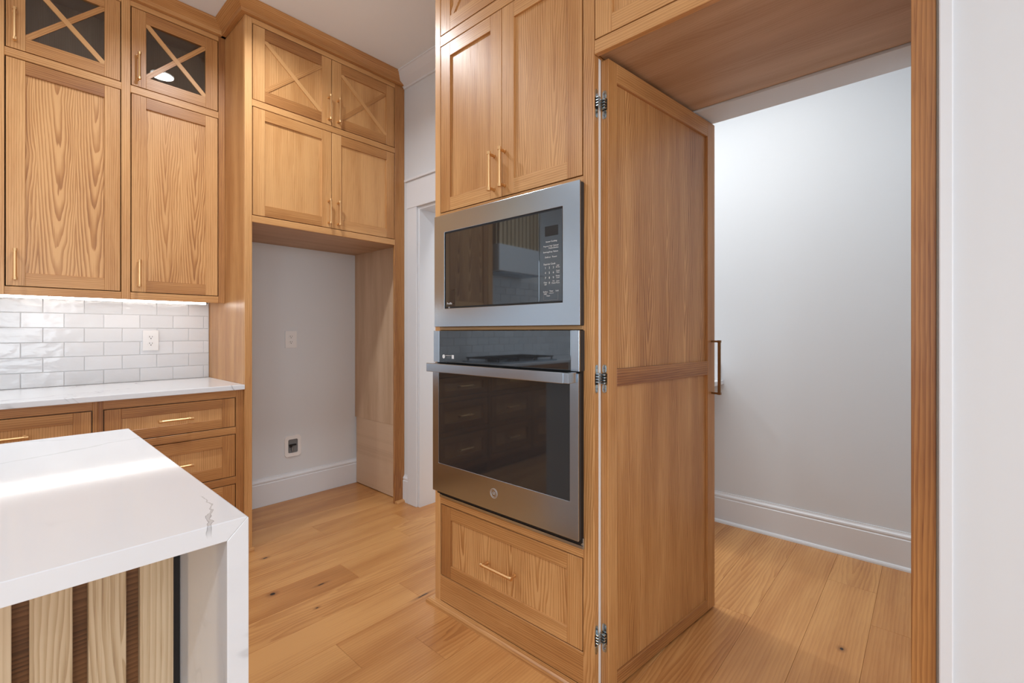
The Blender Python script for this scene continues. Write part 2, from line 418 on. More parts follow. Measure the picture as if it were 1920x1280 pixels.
# white crown on the doorway wall
WC = [(0, 2.918), (0.012, 2.918), (0.014, 2.928), (0.03, 2.938), (0.055, 2.955), (0.082, 2.978), (0.094, 2.99), (0.10, 2.992), (0.10, 3.0), (0, 3.0)]
o = sweep('trim_2', WC, [(1.936, 2.768), (1.936, 1.66)], M['trim']); o['kind'] = 'structure'
# hall doorway casing and jamb
cs = struct('trim_3', MB().box(1.916, 1.936, HD1, 2.712, 0, 2.058), M['trim'], bev=0.002)
hc = MB().box(1.914, 1.936, HD0-0.12, 2.716, 2.058, 2.245); hc.box(1.902, 1.936, HD0-0.14, 2.731, 2.245, 2.262); struct('trim_4', hc, M['trim'], bev=0.002)
struct('trim_5', MB().box(1.916, 1.936, HD0-0.105, HD0, 0, 2.058), M['trim'], bev=0.002)
jb = MB().box(1.932, 2.095, HD1-0.018, HD1-0.0005, 0, 2.04); jb.box(1.932, 2.095, HD0+.0005, HD0+0.018, 0, 2.04); jb.box(1.932, 2.095, HD0+0.0005, HD1-0.0005, 2.04, 2.0575)
struct('door_1_frame', jb, M['trim'])
bpy.data.objects['door_1_frame'].name = 'trim_6'

# ------------------------------------------------------------------ hardware
def bar_pull(parent, L, vertical=True, center=(0, 0, 0), stand=0.030, r=0.0060, name='handle'):
    """bar pull built on a face whose outward direction is local -Y"""
    cx, cy, cz = center; d = Vector((0, 0, 1)) if vertical else Vector((1, 0, 0)); c = Vector((cx, cy-stand, cz))
    mb = MB(); h = L/2
    mb.cyl(c-d*(h-0.008), c+d*(h-0.008), r, 6)
    for sgn in (-1, 1):
        e = c+d*sgn*(h-0.006)
        mb.cyl(e-d*sgn*0.006, e+d*sgn*0.006, r+0.0016, 12)
        p = c+d*sgn*(h-0.010)
        mb.cyl(p, (p.x, cy-0.0005, p.z), 0.0058, 12)
        mb.cyl((p.x, cy-0.004, p.z), (p.x, cy-0.0004, p.z), 0.0078, 12)
    o = mb.build(name, M['brass'])
    o.parent = parent; o.location = o.location-parent.location
    return o

def panel_front(parent, name, x0, x1, z0, z1, stile=0.061, rail=0.061, kind='panel', fig=0.0, handle=None, tints=None, pt=None, hgrain='z', swap=False, barrev=False):
    """shaker door or drawer front, flush with the face frame (front face at local y = 0)"""
    x0 += 0.0008; x1 -= 0.0008; z0 += 0.0008; z1 -= 0.0008
    T = 0.020; r = lambda: random.uniform(-0.45, 0.35)
    mb = MB()
    if tints is None: tints = [r() for _ in range(4)]
    mb.box(x0, x0+stile, 0, T, z0, z1, 'z', tints[0]); mb.box(x1-stile, x1, 0, T, z0, z1, 'z', tints[1])
    e = 0.0002
    mb.box(x0+stile+e, x1-stile-e, 0, T, z1-rail, z1, 'x', tints[2]); mb.box(x0+stile+e, x1-stile-e, 0, T, z0, z0+rail, 'x', tints[3])
    d = mb.build(name, M['oak'], parent, bev=0.0008)
    ix0, ix1, iz0, iz1 = x0+stile, x1-stile, z0+rail, z1-rail
    if kind in ('panel', 'xpanel'):
        p = MB().box(ix0-0.004, ix1+0.004, 0.009, 0.015, iz0-0.004, iz1+0.004, hgrain, r()*0.5 if pt is None else pt, fig).build(name+'_panel', M['oak'])
        reparent(p, d)
    else:
        p = MB().box(ix0-0.004, ix1+0.004, 0.010, 0.013, iz0-0.004, iz1+0.004).build('glass_pane', M['glass']); reparent(p, d)
    if kind in ('xpanel', 'glass'):
        w, h = ix1-ix0, iz1-iz0; L = math.hypot(w, h)+0.02; a = math.atan2(h, w); cx, cz = (ix0+ix1)/2, (iz0+iz1)/2
        for q, (sg, y0) in enumerate(((1, 0.0025), (-1, 0.004))):
            rot = Matrix.Rotation(sg*a, 3, 'Y')
            bb = MB().box(cx-L/2, cx+L/2, y0, 0.0095, cz-0.0115, cz+0.0115, 'x', (0.75, -0.05)[q], 0, rot=rot, piv=(cx, (y0+0.0095)/2, cz)).build('cross_bar', M['oak'])
            reparent(bb, d)
    if handle:
        hx, hz, L, vert = handle
        bar_pull(d, L, vert, (hx, 0, hz))
    return d

# ------------------------------------------------------------------ fridge enclosure on the left wall
YF = 2.7725
fr = thing('fridge_cabinet', 'tall oak refrigerator surround with crossed upper doors and an empty alcove', 'cabinet', (0.901, YF, 0))
X = lambda x: x-0.901
FW = 1.936-0.901
gap = 0.0030
fs = lambda n, *a, **k: board(n, fr, *a, **k)
fs('face_stile', 0, 0.040-gap, 0, 0.020, 0, 2.933, 'z', tint=0.25)
fs('face_stile', X(1.852)+gap, X(1.9345), 0, 0.020, 0, 2.933, 'z', tint=-0.35, fig=0.35)
for z0, z1 in ((2.901+gap, 2.933), (2.445+gap, 2.487-gap), (1.807, 1.848-gap)):
    fs('face_rail', 0.0375, X(1.852)+gap, 0, 0.0198, z0, z1, 'x', tint=0.2)
D = YA-YF
fs('side_panel', 0.0002, 0.019, 0.0202, D-0.002, 0, 2.9325, 'z', tint=-0.1)
# inner right side: veneer above, plywood patch below
fs('alcove_side_panel', 1.014, 1.033, 0.0202, D-0.002, 0.525, 2.925, 'z', mat=M['ply'], tint=0.05, fig=0.35)
o = fs('alcove_lower_panel', 1.015, 1.033, 0.0202, D-0.022, 0.006, 0.5245, 'x', mat=M['ply'], tint=0.30, fig=0.5); o['label'] = 'paler plywood patch with sideways grain'
fs('alcove_soffit', 0.020, 1.0135, 0.0202, D-0.002, 1.812, 1.830, 'x', mat=M['ply'], tint=-0.1)
fs('cabinet_box', 0.021, 1.013, 0.024, D-0.004, 1.832, 2.925, 'x', mat=M['oak_inside'])
GZ = 0.0025
F = lambda n, a, b, z0, z1, **k: panel_front(fr, n, X(a)+gap-.0025+0.001, X(b)-0.001, z0, z1, **k)
SEAM = 1.3955
F('door', 0.941, SEAM, 2.487, 2.901, kind='xpanel', handle=(X(1.375), 2.588, 0.152, True), tints=[0.3, 0.1, -0.95, -0.6], pt=0.2, stile=0.061, rail=0.064)
F('door', SEAM, 1.852, 2.487, 2.901, kind='xpanel', handle=(X(1.436), 2.588, 0.152, True), tints=[0.1, -0.2, -0.5, -0.5], pt=0.2, stile=0.0625, rail=0.064)
F('door', 0.941, SEAM, 1.848, 2.445, handle=(X(1.375), 1.945, 0.152, True), tints=[0.25, 0.15, -0.1, -0.35], pt=0.3, fig=0, rail=0.060)
F('door', SEAM, 1.852, 1.848, 2.445, handle=(X(1.436), 1.945, 0.152, True), tints=[0.15, -0.1, -0.35, 0.1], pt=0.35, rail=0.060)
# oak crown that wraps both cabinets
OC = [(0.0, 2.933), (0.022, 2.933), (0.026, 2.936), (0.026, 2.955), (0.034, 2.962), (0.050, 2.975), (0.063, 2.988), (0.070, 2.9985), (0.0, 2.9985)]
def local(path, o): return [(x-o[0], y-o[1]) for x, y in path]
cr = sweep('crown_molding', OC, local([(0.901, 3.0985), (0.901, YF), (1.934, YF)], (0.901, YF)), M['oak'], fr)
# shoe molding
sweep('shoe_molding', QR, local([(0.901, YF), (0.941, YF)], (0.901, YF)), M['oak'], fr)
sweep('shoe_molding', QR, local([(1.856, YF), (1.933, YF)], (0.901, YF)), M['oak'], fr)

# ------------------------------------------------------------------ upper cabinets
YU = 3.099
def upper_unit(x_off, label):
    up = thing('upper_cabinet', label, 'cabinet', (x_off-0.021, YU, 0))
    x = lambda v: v+0.021
    b = lambda n, *a, **k: board(n, up, *a, **k)
    R = x(0.9005); DD = YA-0.012-YU
    b('face_stile', 0, x(0.023)-gap, 0, 0.020, 1.37, 2.933, 'z', tint=0.2)
    b('face_stile', x(0.424)+gap, x(0.467)-gap, 0, 0.020, 1.37, 2.933, 'z', tint=0.1)
    b('face_stile', x(0.864)+gap, R, 0, 0.020, 1.37, 2.933, 'z', tint=-0.55)
    for a, c in ((0.023, 0.424), (0.467, 0.864)):
        for z0, z1, t in ((1.37, 1.411-gap, 0.0), (2.449+gap, 2.493-gap, 0.15), (2.902+gap, 2.933, 0.0)):
            b('face_rail', x(a)-gap+0.0002, x(c)+gap-.0002, 0, 0.0198, z0, z1, 'x', tint=t)
    b('side_panel', 0.0005, 0.018, 0.0205, DD, 1.385, 2.93, 'z'); b('side_panel', R-0.018, R-0.0005, 0.0205, DD, 1.385, 2.93, 'z')
    b('divider_panel', x(0.437), x(0.455), 0.0205, DD-.011, 1.41, 2.92, 'z', mat=M['oak_inside'])
    b('bottom_panel', 0.0185, R-0.0185, 0.0205, DD-0.011, 1.388, 1.404, 'x', tint=-0.1)
    b('shelf', 0.0185, x(0.437)-.0005, 0.0205, DD-.011, 2.463, 2.479, 'x', mat=M['oak_inside']); b('shelf', x(0.455)+.0005, R-0.0185, 0.0205, DD-.011, 2.463, 2.479, 'x', mat=M['oak_inside'])
    b('top_panel', 0.0185, R-0.0185, 0.0205, DD-.011, 2.921, 2.93, 'x', mat=M['oak_inside'])
    b('back_panel', 0.0185, R-0.0185, DD-0.010, DD, 1.388, 2.93, 'z', mat=M['oak_inside'])
    P = lambda a, c, z0, z1, **k: panel_front(up, 'door', x(a)+0.0005, x(c)-0.0005, z0, z1, **k)
    P(0.023, 0.424, 1.411, 2.449, fig=1.0, handle=(x(0.052), 1.508, 0.142, True), tints=[0.1, -0.1, -0.75, -0.1], pt=0.35)
    P(0.467, 0.864, 1.411, 2.449, fig=0.85, handle=(x(0.497), 1.508, 0.142, True), tints=[0.05, 0.1, -0.55, -0.5], pt=0.3)
    P(0.023, 0.424, 2.493, 2.902, kind='glass', handle=(x(0.051), 2.594, 0.147, True), tints=[-0.1, -0.1, -0.35, -0.25])
    P(0.467, 0.864, 2.493, 2.902, kind='glass', handle=(x(0.496), 2.593, 0.142, True), tints=[-0.2, -0.3, -0.35, -0.3])
    sweep('crown_molding', OC, [(0, 0), (R-0.0, 0)], M['oak'], up)
    return up
upper_unit(0, 'oak wall cabinet with glass crossed doors above cathedral grained doors, over the tile')
# undercabinet light
led = thing('undercabinet_light', 'lit strip light fixed beneath the oak wall cabinet', 'light', (0, 3.22, 1.3695))
MB().box(-0.015, 0.832, -0.012, 0.012, 0.006, 0.0155).build('light_channel', M['silver'], led)
MB().box(-0.015, 0.832, -0.009, 0.009, -0.006, 0.0055).build('light_diffuser', M['led'], led)
MB().box(0.8325, 0.840, -0.012, 0.012, 0.0, 0.0155).build('end_cap', M['darkgrey'], led)

# ------------------------------------------------------------------ base cabinets
YB = 2.79
def base_unit(x0, x1, label, last=False):
    """three-drawer base; drawers between x0..x1"""
    l = x0-0.0205; r = 0.9005 if last else x1+0.0205
    bc = thing('base_cabinet', label, 'cabinet', (l, YB, 0)); x = lambda v: v-l
    b = lambda n, *a, **k: board(n, bc, *a, **k)
    b('face_stile', 0.0002, x(x0)-gap, 0, 0.02, 0.10, 0.8865, 'z', tint=-0.6); b('face_stile', x(x1)+gap, x(r)-0.0002, 0, 0.02, 0.10, 0.8865, 'z', tint=-0.5)
    for z0, z1 in ((0.844+gap, 0.8865), (0.647+gap, 0.690-gap), (0.378+gap, 0.422-gap), (0.10, 0.150-gap)):
        b('face_rail', x(x0)-gap+.0002, x(x1)+gap-.0002, 0, 0.0198, z0, z1, 'x', tint=-0.4)
    b('cabinet_box', 0.001, x(r)-0.001, 0.0215, 0.60, 0.10, 0.8865, 'z', mat=M['oak_inside'])
    b('toe_kick', 0.001, x(r)-0.001, 0.05, 0.07, 0.0, 0.0995, 'x', tint=-0.4)
    w = x1-x0; cx = x((x0+x1)/2)
    for k, (z0, z1) in enumerate(((0.690, 0.844), (0.422, 0.647), (0.150, 0.378))):
        st = 0.0605; rl = 0.046 if k == 0 else 0.060
        panel_front(bc, 'drawer', x(x0)+0.0005, x(x1)-0.0005, z0, z1, stile=st, rail=rl, fig=0, hgrain='z', handle=(cx, (z0+z1)/2-(0.002 if k == 0 else 0.005), 0.142, False), tints=[-0.45, -0.35, -0.3, -0.5], pt=0.35)
    return bc
base_unit(0.323, 0.860, 'oak three-drawer base cabinet beside the refrigerator surround', True)
base_unit(-0.255, 0.282, 'oak base cabinet at the left edge, next along the counter')
# ------------------------------------------------------------------ counter and backsplash
ct = MB().box(-2.6, 0.9002, 2.765, 3.409, 0.8875, 0.914).build('countertop', M['quartz2'], bev=0.003, seg=2)
tag(ct, 'white veined quartz countertop running under the tiled backsplash', 'countertop')
gb = MB().box(-2.6, 0.9, 3.4095, 3.4198, 0.914, 2.2).build('grout_bed', M['grout']); reparent(gb, wall_left)
# keep grout only between the tiles
px, pz = 0.1585, 0.077
tiles = 0
for r in range(-1, 12):
    z0 = 0.914+r*pz if r >= 0 else None
    if z0 is None: continue
    x = 0.869+(0 if r % 2 == 0 else -px/2)
    z1 = z0+pz
    if z0 > 1.75: continue
    xx = x
    while xx > -2.4:
        a, c = xx, xx+px
        c = min(c, 0.8985)
        if z0 > 1.36 and a > -0.62: xx -= px; continue
        if c-a > 0.01:
            g = 0.0012
            # leave the socket plate lying over its tiles
            cz = Matrix.Rotation(random.uniform(-0.006, 0.006), 3, 'X') @ Matrix.Rotation(random.uniform(-0.004, 0.004), 3, 'Z')
            ctr = ((a+c)/2, 3.407, (z0+z1)/2)
            t = MB().box(a+g, c-g, 3.4045, 3.4105, z0+g, z1-g, 'x', 0, 0, rot=cz, piv=ctr).build('tile', M['tile'], bev=0.0015, seg=2)
            reparent(t, wall_left); tiles += 1
        xx -= px

def outlet(loc, w, h, label):
    t = thing('wall_outlet', label, 'outlet', loc)
    MB().box(-w/2, w/2, -0.007, 0, -h/2, h/2).build('cover_plate', M['plastic'], t, bev=0.002, seg=2)
    for s in (-1, 1):
        cz = s*0.0195*h/0.12
        rc = MB().cyl((0, -0.0085, cz), (0, -0.0068, cz), 0.0165*w/0.078, 20).build('receptacle', M['plastic'], t)
        sl = MB()
        sl.box(-0.0075, -0.0055, -0.0095, -0.0084, cz-0.001, cz+0.0075); sl.box(0.0055, 0.0075, -0.0095, -0.0084, cz, cz+0.0065)
        sl.cyl((0, -0.0095, cz-0.0075), (0, -0.0084, cz-0.0075), 0.0026, 10)
        so = sl.build('socket_slots', M['slot']); reparent(so, rc)
    return t
outlet((0.6015, 3.4015, 1.150), 0.075, 0.118, 'white double power outlet set in the tiled backsplash')
outlet((1.413, YA-0.0005, 1.146), 0.080, 0.122, 'white double power outlet inside the empty refrigerator alcove')
# recessed water supply box in the alcove
wb = thing('water_supply_box', 'small white recessed water valve box low on the alcove wall', 'valve box', (1.427, YA-0.0005, 0.378))
def rrect(x0, x1, z0, z1, r, n=5):
    pts = []
    for cx, cz, a0 in ((x1-r, z1-r, 0), (x0+r, z1-r, 90), (x0+r, z0+r, 180), (x1-r, z0+r, 270)):
        for i in range(n+1):
            a = math.radians(a0+90*i/n); pts.append((cx+r*math.cos(a), cz+r*math.sin(a)))
    return pts
o_ = rrect(-0.060, 0.060, -0.077, 0.077, 0.022); i_ = rrect(-0.034, 0.034, -0.049, 0.049, 0.010); n = len(o_)
mb = MB(); pts = [(x, 0, z) for x, z in o_]+[(x, -0.007, z) for x, z in [(a*0.95, b*0.96) for a, b in o_]]+[(x, -0.007, z) for x, z in i_]+[(x, -0.0012, z) for x, z in i_]
fc = []
for k in range(3):
    for i in range(n): fc.append((k*n+i, k*n+(i+1) % n, (k+1)*n+(i+1) % n, (k+1)*n+i))
mb.poly(pts, fc).build('box_flange', M['plastic'], wb)
MB().poly([(x, -0.001, z) for x, z in i_], [tuple(range(n))]).build('box_recess', plain('recess_grey', srgb(120, 122, 124), 0.6), wb)
v = MB().cyl((-0.004, -0.0055, -0.046), (-0.004, -0.0055, 0.0), 0.0045, 10); v.cyl((-0.004, -0.0055, -0.030), (-0.004, -0.0055, -0.012), 0.0075, 10)
v.build('valve_body', M['silver'], wb)
v = MB().box(-0.028, 0.022, -0.0115, -0.002, 0.003, 0.013); v.box(-0.024, -0.006, -0.0115, -0.002, -0.008, 0.003)
v.build('valve_lever', M['black'], wb, bev=0.001)

# ------------------------------------------------------------------ oven tower
Y0T = 1.638
tw = thing('oven_tower', 'tall oak appliance cabinet holding the microwave and wall oven', 'cabinet', (XT, Y0T, 0), -math.pi/2)
y = lambda v: Y0T-v
b = lambda n, *a, **k: board(n, tw, *a, **k)
RT = y(0.8150)
b('face_stile', 0, y(1.600)-gap, 0, 0.020, 0, 2.933, 'z', tint=0.15)
b('face_stile', y(0.861)+gap, RT, 0, 0.026, 0, 2.933, 'z', tint=0.1, fig=0.5)
for z0, z1, t in ((2.903+gap, 2.933, 0), (2.453+gap, 2.503-gap, 0.2), (1.702, 1.724-gap, 0.1), (1.208, 1.222, 0.45), (0.443+gap, 0.478, 0.0), (0.02, 0.134-gap, -0.15)):
    b('face_rail', y(1.600)-gap+.0002, y(0.861)+gap-.0002, 0, 0.0198, z0, z1, 'x', tint=t)
DT = 1.930-XT
b('side_panel', 0.0005, 0.019, 0.0205, DT, 0, 2.93, 'z', tint=0.0); b('side_panel', RT-0.019, RT-0.0005, 0.0265, DT, 0, 2.93, 'z', tint=0.1)
for z0, z1 in ((0.03, 0.46), (0.49, 1.19), (1.232, 1.69), (1.73, 2.92)):
    b('cabinet_box', 0.02, RT-0.02, 0.022 if z0 in (0.03, 1.73) else 0.075, DT, z0, z1, 'z', mat=M['oak_inside'])
P = lambda n, a, c, z0, z1, **k: panel_front(tw, n, y(a)+0.0005, y(c)-0.0005, z0, z1, **k)
TS = 1.231
P('door', 1.600, TS, 1.724, 2.453, handle=(y(1.272), 1.825, 0.152, True), tints=[-0.1, 0.0, 0.1, 0.15], pt=-0.05, rail=0.058)
P('door', TS, 0.861, 1.724, 2.453, handle=(y(1.215), 1.829, 0.152, True), tints=[0.1, -0.1, 0.1, 0.2], pt=0.15, fig=0.3, rail=0.058)
P('door', 1.600, TS, 2.503, 2.903, kind='xpanel', handle=(y(1.262), 2.60, 0.152, True), tints=[0.1, 0.1, 0.0, 0.0])
P('door', TS, 0.861, 2.503, 2.903, kind='xpanel', handle=(y(1.200), 2.60, 0.152, True), tints=[0.1, 0.1, 0.0, 0.0])
P('drawer', 1.5965, 0.861, 0.134, 0.443, fig=0.95, handle=(y(1.235), 0.2815, 0.165, False), tints=[-0.5, -0.15, -0.15, -0.15], pt=0.45, rail=0.054)
sweep('crown_molding', OC, [(0, DT), (0, 0), (RT, 0)], M['oak'], tw)
sweep('shoe_molding', QR, [(0, 0.3), (0, 0), (RT, 0)], M['oak'], tw)
MB().box(RT-0.0045, RT+0.0005, 0.0275, 0.040, 0, 2.106).build('door_gasket', M['plastic'], tw)['label'] = 'white weather strip'

# ------------------------------------------------------------------ cabinet bridge above the hidden door
hd = thing('bridge_cabinet', 'oak cabinet bridging over the hidden pantry opening', 'cabinet', (XT, 0.8145, 0), -math.pi/2)
y2 = lambda v: 0.8145-v
b = lambda n, *a, **k: board(n, hd, *a, **k)
HW = y2(0.029)
b('face_rail', 0.0003, HW, 0, 0.020, 2.108, 2.156-gap, 'x', tint=0.35)
b('face_rail', 0.0003, HW, 0, 0.020, 2.903+gap, 2.933, 'x')
b('face_rail', 0.0003, HW, 0, 0.0198, 2.453+gap, 2.503-gap, 'x')
b('soffit_panel', 0.001, HW-.001, 0.0205, DT, 2.116, 2.134, 'x', mat=M['ply'], tint=-0.15, fig=0.55)['label'] = 'plain plywood underside'
b('cabinet_box', 0.001, HW-.001, 0.023, DT, 2.135, 2.925, 'z', mat=M['oak_inside'])
for a, c in ((0.0018, HW/2), (HW/2+0.001, HW-0.001)):
    panel_front(hd, 'door', a, c, 2.156, 2.453, tints=[0.3, 0.2, 0.3, 0.25], pt=0.25, rail=0.058)
    panel_front(hd, 'door', a, c, 2.503, 2.903, kind='xpanel')
sweep('crown_molding', OC, [(0.0005, 0), (HW, 0)], M['oak'], hd)
# right end panel / jamb
je = thing('end_panel', 'narrow knotty oak upright at the right side of the pantry opening', 'panel', (XT, 0.029, 0), -math.pi/2)
o = board('face_stile', je, 0, 0.0395, 0, 0.020, 0, 2.933, 'z', tint=-0.5, fig=0.0)
board('side_panel', je, 0.0195, 0.0385, 0.0205, DT, 0, 2.93, 'z', tint=-0.2)
board('gap_shade_strip', je, 0.0396, 0.0432, 0.004, 0.02, 0, 2.933, 'z', mat=plain('gap_shade_taupe', srgb(205, 196, 184), 0.6))  # strip in the gap beside the trim, gap shade put into its taupe

# ------------------------------------------------------------------ hidden pantry door, standing open
A = math.atan2(-0.118, 0.993)
pd = thing('pantry_door', 'oak panelled hidden pantry door swung open with a long brass pull', 'door', (1.345, 0.785, 0), A)
b = lambda n, *a, **k: board(n, pd, *a, **k)
TD = 0.030
b('stile', 0, 0.048, 0, TD, 0.008, 2.101, 'z', tint=-0.1); b('stile', 0.690, 0.754, 0, TD, 0.008, 2.101, 'z', tint=-0.3)
b('rail', 0.0482, 0.6898, 0, TD-.0002, 2.035, 2.101, 'x', tint=-0.15); b('rail', 0.0482, 0.6898, 0, TD-.0002, 1.017, 1.076, 'x', tint=-0.8)
b('rail', 0.0482, 0.6898, 0, TD-.0002, 0.008, 0.053, 'x', tint=-0.7)
b('door_panel', 0.044, 0.694, 0.010, 0.020, 1.072, 2.039, 'z', tint=-0.05, fig=0.6)
b('door_panel', 0.044, 0.694, 0.010, 0.020, 0.049, 1.021, 'z', tint=-0.15, fig=0.1)
hb = MB(); c = Vector((0.724, -0.034, 1.0485))
hb.box(c.x-0.005, c.x+0.005, c.y-0.005, c.y+0.005, 0.936, 1.161)
for zz in (0.9375, 1.1595):
    hb.box(c.x-0.0065, c.x+0.0065, c.y-0.0065, c.y+0.0065, zz-0.005, zz+0.005)
    hb.box(c.x-0.005, c.x+0.005, c.y+0.005, -0.0006, zz-0.004, zz+0.004)
hb.build('handle', M['brass_dark'], pd, bev=0.0008)['label'] = 'long brass bar pull'
# concealed hinges on the door edge
def lozenge(mb, cx, cy, z0, z1, w, axis, t0, t1):
    """rounded plate in plane: axis 'x' -> plate normal x, width along y"""
    pts = []
    for i in range(9):
        a = math.pi*i/8; pts.append((w/2*math.cos(a), z1-w/2+w/2*math.sin(a)))
    for i in range(9):
        a = math.pi+math.pi*i/8; pts.append((w/2*math.cos(a), z0+w/2+w/2*math.sin(a)))
    n = len(pts)
    if axis == 'x': P_ = [(t0, cy+u, z) for u, z in pts]+[(t1, cy+u, z) for u, z in pts]
    else: P_ = [(cx+u, t0, z) for u, z in pts]+[(cx+u, t1, z) for u, z in pts]
    mb.poly(P_, [tuple(range(n)), tuple(range(2*n-1, n-1, -1))]+[(i, (i+1) % n, n+(i+1) % n, n+i) for i in range(n)])
for zc in (1.952, 1.045, 0.187):
    ho = MB().box(-0.0012, 0.0, 0.005, 0.024, zc-0.0185, zc+0.0185).build('hinge', M['black'], pd)
    for z0_, z1_ in ((zc-0.047, zc-0.018), (zc+0.018, zc+0.047)):
        h = MB(); lozenge(h, 0, 0.0145, z0_, z1_, 0.016, 'x', -0.0020, 0.0)
        reparent(h.build('hinge_plate', M['zinc']), ho)
    for i, zz in enumerate((-0.0135, -0.0045, 0.0045, 0.0135)):
        kn = MB().box(-0.013, -0.0013, 0.006+0.001*(i % 2), 0.022, zc+zz-0.0028, zc+zz+0.0028).build('hinge_link', M['zinc'], bev=0.0008); reparent(kn, ho)
    for s in (-1, 1):
        sc = MB().cyl((-0.0030, 0.0145, zc+s*0.035), (-0.0019, 0.0145, zc+s*0.035), 0.0038, 10).build('screw', M['silver']); reparent(sc, ho)
    # frame half on the tower
    lx = RT
    hf = MB()
    def plate(z0, z1):
        w = 0.014; cyy = 0.0125; pts = []
        for i in range(9):
            a = math.pi*i/8; pts.append((w/2*math.cos(a), z1-w/2+w/2*math.sin(a)))
        for i in range(9):
            a = math.pi+math.pi*i/8; pts.append((w/2*math.cos(a), z0+w/2+w/2*math.sin(a)))
        n = len(pts)
        hf.poly([(lx+0.0002, cyy+u, z) for u, z in pts]+[(lx+0.002, cyy+u, z) for u, z in pts], [tuple(range(n)), tuple(range(2*n-1, n-1, -1))]+[(i, (i+1) % n, n+(i+1) % n, n+i) for i in range(n)])
    ho = MB().box(lx+0.0002, lx+0.0014, 0.0045, 0.022, zc-0.0185, zc+0.0185).build('hinge', M['black'], tw)
    for z0_, z1_ in ((zc-0.047, zc-0.018), (zc+0.018, zc+0.047)):
        hf = MB(); plate(z0_, z1_); reparent(hf.build('hinge_plate', M['zinc']), ho)
    for i, zz in enumerate((-0.0090, 0.0, 0.0090, 0.018)):
        kn = MB().box(lx+0.0015, lx+0.012, 0.006, 0.021, zc+zz-0.0028, zc+zz+0.0024).build('hinge_link', M['zinc'], bev=0.0008); reparent(kn, ho)

# ------------------------------------------------------------------ pantry counter behind the door
pc = thing('pantry_counter', 'white pantry counter end just visible beyond the open door', 'countertop', (3.0695, 0.965, 0.885))
MB().box(-0.45, 0, 0, 0.650, -0.015, 0.013).build('counter_slab', M['quartz2'], pc, bev=0.002)
MB().box(-0.02, 0, 0.018, 0.650, 0.0132, 0.113).build('counter_upstand', M['quartz2'], pc, bev=0.001)
MB().box(-0.40, -0.0, 0.35, 0.65, -0.885, -0.0155).build('support_panel', M['trim'], pc)

# ------------------------------------------------------------------ text helper
def text(name, s, size, mat, parent, loc, ext=0.0003, align='CENTER', space=1.0):
    """flat lettering on a face whose outward direction is the parent's local -Y"""
    cu = bpy.data.curves.new(name, 'FONT'); cu.body = s; cu.size = size; cu.extrude = ext; cu.align_x = align; cu.align_y = 'CENTER'
    cu.resolution_u = 2; cu.space_character = space
    t = bpy.data.objects.new('tmp', cu); COL.objects.link(t); bpy.context.view_layer.update()
    me = bpy.data.meshes.new_from_object(t.evaluated_get(bpy.context.evaluated_depsgraph_get())); bpy.data.objects.remove(t)
    me.transform(Matrix.Rotation(math.pi/2, 4, 'X')); me.name = name
    me.materials.clear(); me.materials.append(mat)
    o = bpy.data.objects.new(name, me); COL.objects.link(o); o.location = loc; o.parent = parent
    return o

# ------------------------------------------------------------------ microwave with trim kit
mw = thing('microwave', 'built-in stainless microwave with black glass door above the oven', 'microwave', (XT, Y0T, 0), -math.pi/2)
XF = -(XT-1.280)       # local y of the front plane
ya, yb = y(1.611), y(0.853); z0, z1 = 1.222, 1.7015
wy0, wy1, wz0, wz1 = y(1.543), y(0.923), 1.300, 1.626
# frame with the window opening
def frame(parent, name, a, b_, c, d, e, f, g, h, y0_, y1_, mat, bev=0.0015):
    mb = MB(); mb.box(a, b_, y0_, y1_, c, g); mb.box(a, b_, y0_, y1_, h, d); mb.box(a, e, y0_, y1_, g, h); mb.box(f, b_, y0_, y1_, g, h)
    # one welded frame: build as ring so no seams show
    R0 = [(a, c), (b_, c), (b_, d), (a, d)]; R1 = [(e, g), (f, g), (f, h), (e, h)]
    m = MB(); P_ = [(p[0], y0_, p[1]) for p in R0]+[(p[0], y0_, p[1]) for p in R1]+[(p[0], y1_, p[1]) for p in R0]+[(p[0], y1_, p[1]) for p in R1]
    F_ = []
    for i in range(4):
        j = (i+1) % 4
        F_ += [(i, j, 4+j, 4+i), (8+i, 12+i, 12+j, 8+j), (i, 8+i, 8+j, j), (4+i, 4+j, 12+j, 12+i)]
    return m.poly(P_, F_).build(name, mat, parent, bev=bev, seg=2)
frame(mw, 'trim_frame', ya, yb, z0, z1, wy0, wy1, wz0, wz1, XF, XF+0.006, M['steel'])
MB().box(ya+0.003, yb-0.001, XF+0.0062, -0.0005, z0+0.001, z1-0.004).build('trim_housing', M['darkgrey'], mw)
# vent slit and gap round the door, then the glass door and control strip
cyy = XF+0.0025
dv = y(1.0255)
MB().box(wy0+0.005, dv-0.001, cyy, XF+0.0060, wz0+0.006, wz1-0.006).build('door_glass', M['blackglass'], mw, bev=0.001)
cp = MB().box(dv+0.0005, wy1-0.003, cyy, XF+0.0060, wz0+0.006, wz1-0.006).build('control_panel', M['blackglass'], mw, bev=0.001)
MB().box(wy0-0.0005, wy1+0.0005, XF+0.0030, XF+0.0061, wz0-.0005, wz0+0.0058).build('door_gap', M['black'], mw)
